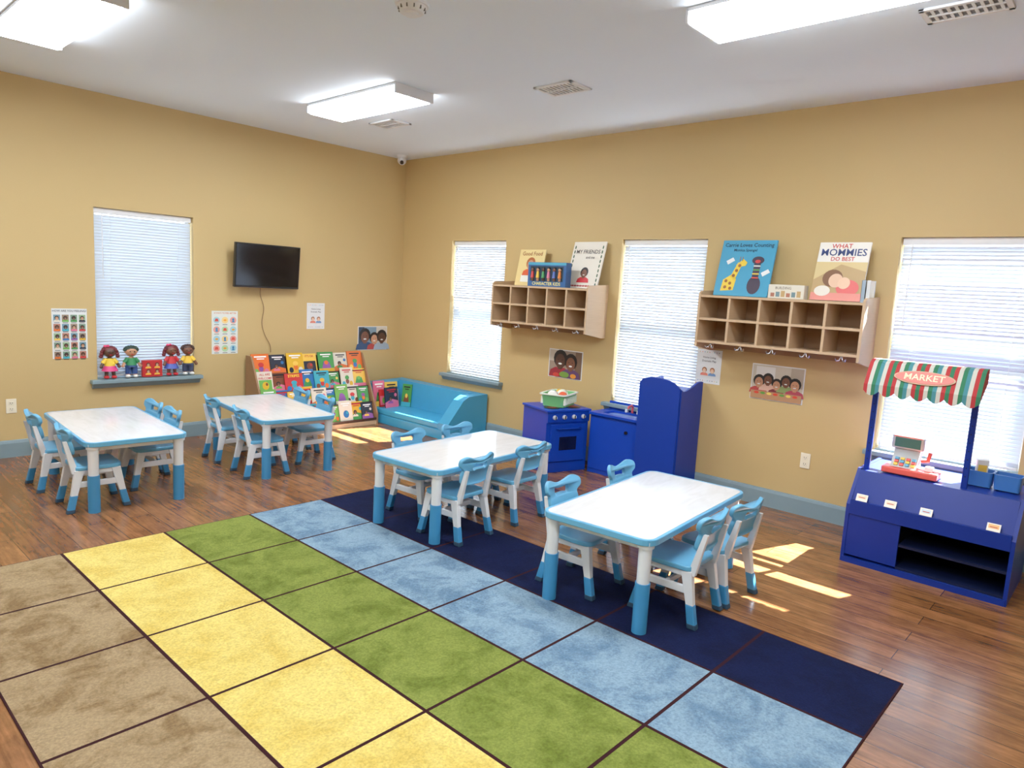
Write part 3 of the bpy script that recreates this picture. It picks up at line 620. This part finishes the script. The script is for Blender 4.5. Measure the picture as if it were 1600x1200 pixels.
# ------------------------------------------------------------------ dolls on sill
def doll(x,skin,hair,top,bottom,longhair,label):
    r=root("rag_doll",label,"doll",(x,-0.028,WZ0+0.007),(0,0,random.uniform(-0.12,0.12)),group="dolls on the window sill"); r.scale=(1.22,1.08,1.12)
    m=MB(); m.ell((0,0,0.205),(0.040,0.038,0.040),skin); m.cyl((0,0,0.155),(0,0,0.175),0.013,0.013,skin,10); m.ell((0,0,0.125),(0.032,0.022,0.045),skin)
    for sx in (-1,1):
        m.cyl((sx*0.028,0,0.15),(sx*0.056,-0.012,0.10),0.012,0.010,skin,10); m.ell((sx*0.058,-0.014,0.094),(0.012,0.011,0.013),skin)
        m.cyl((sx*0.02,0,0.09),(sx*0.024,-0.008,0.02),0.015,0.012,skin,10)
        m.ell((sx*0.014,-0.0355,0.21),(0.004,0.004,0.005),BLACK,None,8,6); m.ell((sx*0.039,0,0.205),(0.006,0.006,0.009),skin,None,8,6)
    m.ell((0,-0.038,0.2),(0.004,0.005,0.004),skin,None,8,6); m.ell((0,-0.0355,0.187),(0.010,0.004,0.003),RED,None,8,6); m.obj("body",r)
    m=MB(); m.ell((0,0.008,0.222),(0.044,0.038,0.034),hair)
    for i in range(9):
        a=pi*i/8; m.ell((0.040*math.cos(a),0.004,0.220+0.026*math.sin(a)),(0.014,0.02,0.013),hair,None,8,6)
    if longhair:
        for sx in (-1,1):
            for kk in range(3): m.ell((sx*(0.046+0.004*kk),0.004,0.21-0.018*kk),(0.015,0.015,0.014),hair,None,8,6)
        m.ell((-0.03,-0.01,0.255),(0.012,0.008,0.009),C((230,60,110)),None,8,6); m.ell((-0.012,-0.01,0.256),(0.012,0.008,0.009),C((230,60,110)),None,8,6)
    m.obj("hair",r)
    m=MB(); m.cyl((0,0,0.10),(0,0,0.158),0.037,0.024,top,14)
    for sx in (-1,1): m.cyl((sx*0.022,0,0.152),(sx*0.046,-0.006,0.12),0.017,0.016,top,10)
    m.obj("shirt",r)
    m=MB()
    if longhair: m.cyl((0,0,0.06),(0,0,0.108),0.054,0.033,bottom,18)
    else:
        m.cyl((0,0,0.085),(0,0,0.105),0.037,0.036,bottom,14)
        for sx in (-1,1): m.cyl((sx*0.021,-0.001,0.03),(sx*0.02,0,0.095),0.02,0.021,bottom,10)
    m.obj("skirt" if longhair else "trousers",r)
    for sx in (-1,1):
        m=MB(); m.ell((sx*0.025,-0.016,0.013),(0.018,0.028,0.013),WH if not longhair else RED); m.obj("shoe",r)
doll(-3.21,SKIN3,HAIRR,YEL,C((220,56,124)),True,"rag doll with red hair, yellow shirt and pink skirt")
doll(-3.035,SKIN1,C((20,50,38)),GRN,C((40,70,130)),False,"rag doll with dark hair, green shirt and blue trousers")
doll(-2.69,SKIN2,HAIRR,RED,C((60,80,170)),True,"rag doll with red hair, red shirt and blue skirt")
doll(-2.54,SKIN2,C((60,30,24)),C((240,196,60)),C((50,60,90)),False,"rag doll with brown hair, yellow shirt and dark trousers")
m=MB(); m.box(-0.085,0.085,-0.02,0.02,0,0.15,C((190,34,36)),0.003)
for (a,b) in ((-0.038,0.105),(0.038,0.105),(-0.038,0.045),(0.038,0.045)): person_art(m,a,b-0.026,0.055,1,-0.021,SKIN1,HAIRB,C((240,180,60)))
m.obj("doll_box",label="red cardboard box with four face pictures on window sill",category="box",loc=(-2.865,-0.035,WZ0+0.007))

# ------------------------------------------------------------------ play sofa
sf=root("play_sofa","low turquoise vinyl children's sofa with boxy sides","sofa",(0,0,0))
YA,YB=-0.10,-1.55
m=MB(); m.box(-0.58,-0.03,YB,YA,0.0,0.10,TEAL,0.006); m.obj("base",sf)
m=MB(); m.box(-0.575,-0.16,YB+0.15,YA-0.15,0.10,0.165,TEAL,0.014); m.obj("seat_cushion",sf)
m=MB(); m.prism([(-0.03,0.10),(-0.23,0.10),(-0.18,0.45),(-0.03,0.45)],YB+0.14,YA-0.12,TEAL); m.obj("backrest",sf)
m=MB(); m.prism([(-0.03,0.10),(-0.58,0.10),(-0.58,0.43),(-0.03,0.45)],YA-0.15,YA,TEAL); m.obj("armrest",sf)
m=MB(); m.prism([(-0.03,0.10),(-0.58,0.10),(-0.58,0.17),(-0.38,0.40),(-0.30,0.44),(-0.03,0.45)],YB,YB+0.15,TEAL); m.obj("armrest",sf)
for (x,y,z,w,h,ci,lab,s,rz) in ((-0.50,-0.295,0.167,0.16,0.29,11,"pink picture book leaning against turquoise sofa",101,0),(-0.325,-0.295,0.167,0.18,0.27,9,"yellow picture book leaning against turquoise sofa",115,0),(-0.47,-0.345,0.167,0.13,0.2,4,"red picture book leaning against turquoise sofa",118,0),(-0.33,-0.35,0.167,0.12,0.19,5,"cream picture book leaning against turquoise sofa",104,0),(-0.42,-0.42,0.167,0.20,0.23,8,"dark picture book with pink flower on turquoise sofa",103,0.1),(-0.255,-0.46,0.167,0.12,0.26,3,"green picture book leaning on turquoise sofa back",110,-1.2)):
    m=book(w,h,0.01,C(PALETTE[ci]),rnd_art(s)); m.obj("picture_book",label=lab,category="book",loc=(x,y,z),rot=(math.radians(-8),0,rz),group="picture books on the play sofa")

# ------------------------------------------------------------------ play kitchen
SA=math.radians(-18)
st=root("play_stove","royal blue wooden play stove with oven door and knobs","toy stove",(-0.44,-2.82,0),(0,0,SA))
m=MB(); m.box(-0.22,0.22,-0.20,0.20,0.0,0.54,BLUE,0.004); m.box(-0.232,0.232,-0.225,0.21,0.54,0.56,BLUE,0.004)
m.prismX([(-0.20,0.54),(-0.215,0.54),(-0.215,0.45),(-0.20,0.45)],-0.22,0.22,BLUE); m.obj("body",st)
m=MB(); m.box(-0.18,0.18,-0.218,-0.198,0.10,0.43,BLUE,0.004); m.box(-0.09,0.09,-0.2205,-0.217,0.20,0.32,C((16,20,44),0.15),0.002); d=m.obj("oven_door",st)
m=MB(); m.tube([(-0.12,-0.218,0.395),(-0.12,-0.24,0.395),(0.12,-0.24,0.395),(0.12,-0.218,0.395)],0.007,BLUE); m.obj("handle",d)
for i in range(4):
    m=MB(); x=-0.15+0.1*i; m.cyl((x,-0.215,0.495),(x,-0.235,0.495),0.020,0.016,WHITEP,16); m.box(x-0.004,x+0.004,-0.242,-0.233,0.480,0.510,BLACK,0.001); m.obj("knob",st)
for (x,y) in ((-0.11,-0.1),(0.11,-0.1)):
    m=MB(); m.cyl((x,y,0.56),(x,y,0.564),0.07,0.07,BLACK,24); m.cyl((x,y,0.564),(x,y,0.567),0.045,0.045,C((120,30,30)),24); m.obj("burner",st)
sk=root("play_sink","royal blue wooden play sink cabinet with tap","toy sink",(-0.02,-3.37,0),(0,0,RR))
m=MB(); W=0.50
m.box(-W/2,W/2,-0.30,0,0,0.52,BLUE,0.004)
vs,fs=curve_data([rrect(W+0.01,0.325,0.01),rrect(0.32,0.20,0.05,cy=0)],0.012,0.002); m.add(vs,fs,BLUE,Matrix.Translation((0.0,-0.165,0.535))); m.box(-W/2,W/2,-0.02,0,0.52,0.62,BLUE,0.004); m.obj("body",sk)
m=MB(); m.box(-0.16,0.16,-0.265,-0.065,0.521,0.526,C((120,150,210))); m.obj("basin",sk)
m=MB(); m.box(-0.235,0.235,-0.308,-0.30,0.04,0.50,BLUE,0.003); d=m.obj("door",sk)
m=MB(); m.cyl((0.14,-0.308,0.42),(0.14,-0.325,0.42),0.012,0.015,BLACK,14); m.obj("knob",d)
m=MB(); m.tube([(0.02,-0.05,0.545),(0.02,-0.05,0.60),(0.02,-0.07,0.615),(0.02,-0.11,0.61),(0.02,-0.12,0.59)],0.010,C((226,80,90))); m.obj("faucet",sk)
for sx in (-1,1):
    m=MB(); m.cyl((0.02+sx*0.06,-0.05,0.545),(0.02+sx*0.06,-0.05,0.575),0.016,0.013,WHITEP,12); m.obj("tap_knob",sk)
fr=root("play_fridge","tall plain royal blue wooden play refrigerator with wavy top","toy refrigerator",(-0.02,-3.82,0),(0,0,RR))
FRM=mk("fridge_blue_laminate",(14,52,156),0.4,var=0.05,spec=0.3)
FW=0.37
m=MB(); m.box(-FW/2+0.012,FW/2-0.012,-0.33,0,0,0.84,FRM,0.003)
sp=[(0,0),(-0.345,0),(-0.345,0.86),(-0.32,0.845),(-0.27,0.845),(-0.18,0.87),(-0.08,0.905),(-0.03,0.91),(0,0.905)]
for sx in (-1,1): m.prismX(sp,sx*(FW/2)-0.009,sx*(FW/2)+0.009,FRM)
m.obj("body",fr)
top=[(FW/2,0.865),(FW/2-0.02,0.88),(FW/2-0.06,0.908),(FW/2-0.11,0.925),(FW/2-0.18,0.932),(-FW/2+0.10,0.932),(-FW/2+0.03,0.915),(-FW/2,0.88)]
m=MB(); m.prism([(-FW/2,0.0),(FW/2,0.0)]+top,-0.362,-0.345,FRM); m.obj("door",fr)
bk=root("plastic_basket","green and white plastic basket on the play stove","basket",(-0.42,-2.83,0.568),(0,0,0.3)); bk.scale=(1.15,1.15,1.0)
m=MB(); GB=C((110,190,120)); GW=C((235,240,225))
vs,fs=curve_data([rrect(0.28,0.20,0.03),rrect(0.27,0.19,0.025)],0.055,0.0)
vs=[Vector((v.x*(0.88+1.1*(v.z+0.055)),v.y*(0.88+1.1*(v.z+0.055)),v.z+0.055)) for v in vs]; m.add(vs,fs,GB)
m.box(-0.12,0.12,-0.085,0.085,0.0,0.006,GB)
for i in range(9):
    x=-0.12+0.03*i
    for sy in (-1,1): m.box(x-0.003,x+0.003,sy*0.094-0.008,sy*0.094+0.008,0.02,0.085,GW)
m.obj("basket_body",bk)
vs,fs=curve_data([rrect(0.305,0.225,0.03),rrect(0.275,0.195,0.025)],0.006,0.002); m=MB(); m.add(vs,fs,GW,Matrix.Translation((0,0,0.108))); m.obj("rim",bk)
for (x,y,rr,cc,nm,lb) in ((-0.08,0.03,0.048,(240,240,236),"toy_egg","white toy egg in the basket"),(0.03,-0.02,0.05,(238,240,220),"toy_cabbage","pale green toy cabbage in the basket"),(0.105,0.035,0.04,(240,190,60),"toy_lemon","yellow toy lemon in the basket"),(-0.055,-0.055,0.04,(230,90,50),"toy_tomato","red toy tomato in the basket")):
    v=Matrix.Rotation(0.3,3,'Z')@Vector((x,y,0)); m=MB(); m.ell((0,0,0),(rr*1.15,rr,rr),C(cc)); m.ell((rr*1.05,0,0.0),(rr*0.16,rr*0.16,rr*0.16),C((90,130,60)),None,8,6); m.obj(nm,label=lb,category="toy food",loc=(-0.42+v.x,-2.83+v.y,0.568+0.09),group="toy food in the basket")

# ------------------------------------------------------------------ market stand
mk_=root("market_stand","dark blue wooden toy market stand with striped awning","toy market stand",(0,0,0))
ya,yb=-5.43,-6.28
side=[(-0.14,0.0),(-0.75,0.0),(-0.75,0.37),(-0.60,0.575),(-0.14,0.575)]
for y in (ya,yb): 
    m=MB(); m.prism(side,y-0.01,y+0.01,NAVY); m.obj("side_panel",mk_)
m=MB(); m.box(-0.60,-0.14,yb+0.01,ya-0.01,0.55,0.568,NAVY); m.obj("countertop",mk_)
m=MB(); 
m.prism([(-0.60,0.55),(-0.60,0.568),(-0.615,0.568),(-0.735,0.372),(-0.735,0.35)],yb+0.01,ya-0.01,NAVY)
m.box(-0.752,-0.735,yb+0.01,ya-0.01,0.31,0.40,NAVY,0.002); m.obj("display_tray",mk_)
m=MB(); m.box(-0.745,-0.73,ya-0.30,ya-0.01,0.05,0.31,NAVY); m.obj("front_panel",mk_)
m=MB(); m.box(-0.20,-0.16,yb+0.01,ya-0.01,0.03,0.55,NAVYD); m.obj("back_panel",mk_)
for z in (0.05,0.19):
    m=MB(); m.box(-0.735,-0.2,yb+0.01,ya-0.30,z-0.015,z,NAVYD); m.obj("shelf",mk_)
m=MB(); m.box(-0.755,-0.14,yb,ya,0.0,0.035,NAVY); m.obj("plinth",mk_)
PX=-0.56; P1,P2=-5.46,-5.99
for y in (P1,P2):
    m=MB(); m.box(PX-0.012,PX+0.012,y-0.016,y+0.016,0.56,1.27,NAVY,0.003)
    for i in range(9): m.cyl((PX-0.0125,y,0.64+0.05*i),(PX-0.0135,y,0.64+0.05*i),0.004,0.004,NAVYD,8)
    m.obj("post",mk_)
m=MB(); m.box(PX-0.01,PX+0.01,P2,P1,1.225,1.255,BLUE,0.002); m.obj("crossbar",mk_)
AR=mk("awning_red_canvas",(172,44,48),0.85); AG=mk("awning_green_canvas",(40,112,78),0.85); AW=mk("awning_cream_canvas",(196,196,186),0.85); AB=mk("awning_teal_canvas",(62,130,142),0.85)
aw0,aw1=-5.425,-6.03; n=28
m=MB(); profA=[(0.02,1.275),(-0.04,1.272),(-0.075,1.255),(-0.12,1.19),(-0.155,1.125)]
for i in range(n):
    y0=aw0+(aw1-aw0)*i/n; y1=aw0+(aw1-aw0)*(i+1)/n
    mt=[AR,AW,AG,AB,AW,AR,AG][i%7]
    for a,b in zip(profA[:-1],profA[1:]):
        m.add([(PX+a[0],y0,a[1]),(PX+a[0],y1,a[1]),(PX+b[0],y1,b[1]),(PX+b[0],y0,b[1])],[(0,1,2,3)],mt,None,False)
        m.add([(PX+a[0]+0.004,y0,a[1]-0.004),(PX+a[0]+0.004,y1,a[1]-0.004),(PX+b[0]+0.004,y1,b[1]-0.004),(PX+b[0]+0.004,y0,b[1]-0.004)],[(3,2,1,0)],mt,None,False)
    xx=PX-0.155
    def zz(y):
        u=((y-aw0)/(aw1-aw0)*7)%1.0; return 1.085-0.028*math.sin(pi*u)
    pts=[(y0,1.125),(y1,1.125)]+[(y1+(y0-y1)*j/4,zz(y1+(y0-y1)*min(max(j/4,0.001),0.999))) for j in range(5)]
    m.prismX(pts,xx-0.002,xx+0.002,mt)
for yy in (aw0,aw1):
    m.add([(PX+p[0],yy,p[1]) for p in profA]+[(PX-0.155,yy,1.09),(PX+0.02,yy,1.19)],[tuple(range(7))],AR)
m.obj("awning",mk_)
m=MB()
Ms=Matrix.Translation((PX-0.122,(aw0+aw1)/2-0.01,1.19))@Matrix.Rotation(RR,4,'Z')@Matrix.Rotation(math.radians(-30),4,'X')
def ring(rx,rz,y0,y1,mat):
    N_=32; pts=[(rx*math.cos(2*pi*i/N_),rz*math.sin(2*pi*i/N_)) for i in range(N_)]; m.prism(pts,y0,y1,mat,Ms)
ring(0.160,0.044,-0.006,0.0,C((190,146,108))); ring(0.152,0.038,-0.008,-0.005,C((206,96,82))); m.txt("MARKET",0,0,0.056,1,C((240,222,180)),-0.008,Ms); m.obj("sign",mk_)
for (y,z,cc) in ((-5.50,0.405,(250,220,190)),(-5.66,0.405,(240,225,200)),(-5.85,0.405,(200,220,235)),(-6.18,0.405,(250,190,120))):
    m=MB(); Mx=Matrix.Translation((-0.742,y,z))@Matrix.Rotation(RR,4,'Z')@Matrix.Rotation(math.radians(-30),4,'X'); m.box(-0.032,0.032,-0.002,0.002,-0.005,0.04,C((246,240,228)),0,Mx); m.rect(-0.025,0.01,0.025,0.034,1,C(cc),-0.002,Mx); m.rect(-0.018,0.016,0.018,0.021,2,C((190,70,50)),-0.002,Mx)
    m.obj("price_card",mk_)
cr=root("toy_cash_register","grey and coral toy cash register on the market counter","toy cash register",(-0.47,-5.68,0.576),(0,0,RR)); cr.scale=(0.9,0.9,0.76)
m=MB(); m.box(-0.15,0.19,-0.12,0.08,0,0.05,CORAL,0.008); m.obj("cash_drawer",cr)
m=MB(); m.prismX([(-0.07,0.05),(0.07,0.05),(0.07,0.17),(0.03,0.20),(-0.03,0.09)],-0.11,0.05,C((190,196,196))); m.obj("register_body",cr)
Mk=Matrix.Translation((-0.03,-0.052,0.068))@Matrix.Rotation(math.radians(-35),4,'X')
m=MB()
for i in range(4):
    for j in range(3): m.box(-0.06+0.035*i,-0.035+0.035*i,-0.012,0.02,-0.01+0.032*j*0.8,0.012+0.032*j*0.8,C([(240,200,60),(230,80,70),(80,160,200)][(i+j)%3]),0.002,Mk)
m.obj("keypad",cr)
m=MB(); m.box(-0.13,0.07,0.0,0.035,0.19,0.30,C((204,206,202)),0.01); m.box(-0.11,0.05,-0.003,0.002,0.205,0.285,C((70,120,110)),0.002); m.rect(-0.13+0.012,0.288,0.058,0.294,1,CORAL,-0.002); m.obj("display",cr)
m=MB(); m.tube([(0.07,-0.02,0.12),(0.11,-0.03,0.13),(0.12,-0.03,0.20)],0.012,CORAL); m.box(0.10,0.15,-0.06,0.0,0.05,0.09,WHITEP,0.006); m.obj("scanner",cr)
for (x,y) in ((-0.40,-6.04),(-0.40,-6.18)):
    m=MB(); vs,fs=curve_data([rrect(0.12,0.16,0.02),rrect(0.11,0.15,0.015)],0.045,0.0)
    m.add([Vector((v.x*(1+1.2*v.z),v.y*(1+1.2*v.z)*0.82,v.z+0.045)) for v in vs],fs,C((50,110,190))); m.box(-0.055,0.055,-0.058,0.058,0,0.006,C((50,110,190)))
    m.obj("storage_bin",label="small blue plastic bin on the market counter",category="bin",loc=(x,y,0.576),group="blue bins on the market counter")
m=MB(); m.box(-0.03,0.03,-0.02,0.02,0,0.15,WH,0.004); m.rect(-0.022,0.05,0.022,0.12,1,C((240,200,80)),-0.02); m.obj("toy_food_carton",label="white toy food carton standing in a blue bin",category="toy food",loc=(-0.40,-6.04,0.583),rot=(0.1,0,RR+0.3))

# ------------------------------------------------------------------ light, world, camera
W=bpy.data.worlds.new("World"); SC.world=W; W.use_nodes=True; nt=W.node_tree; nt.nodes.clear()
o=nt.nodes.new("ShaderNodeOutputWorld"); b=nt.nodes.new("ShaderNodeBackground"); b.inputs[0].default_value=(0.78,0.89,1.0,1); b.inputs[1].default_value=5.0; nt.links.new(b.outputs[0],o.inputs[0])
sl=bpy.data.lights.new("sun",'SUN'); sl.energy=90; sl.angle=math.radians(0.5); sl.color=(1,0.96,0.92)
so=bpy.data.objects.new("sun",sl); COL.objects.link(so); so.rotation_euler=Vector((-1,0.35,-1)).to_track_quat('-Z','Y').to_euler()
cam=bpy.data.cameras.new("camera"); co=bpy.data.objects.new("camera",cam); COL.objects.link(co)
cam.sensor_width=36; cam.sensor_fit='HORIZONTAL'; cam.lens=1087/1600*36; cam.clip_start=0.05
def cd(u,v): return Vector(((u-800)/1087,-(v-600)/1087,-1.0))
Xa=cd(1803,508).normalized(); Yr=cd(-398,385); Ya=(Yr-Xa*Yr.dot(Xa)).normalized(); Za=Xa.cross(Ya)
R=Matrix((Xa,Ya,Za)).to_4x4(); co.matrix_world=Matrix.Translation((-5.301,-6.682,1.575))@R
SC.camera=co
SC.view_settings.view_transform='Standard'; SC.view_settings.look='None'; SC.view_settings.gamma=1.15; SC.view_settings.exposure=0.1
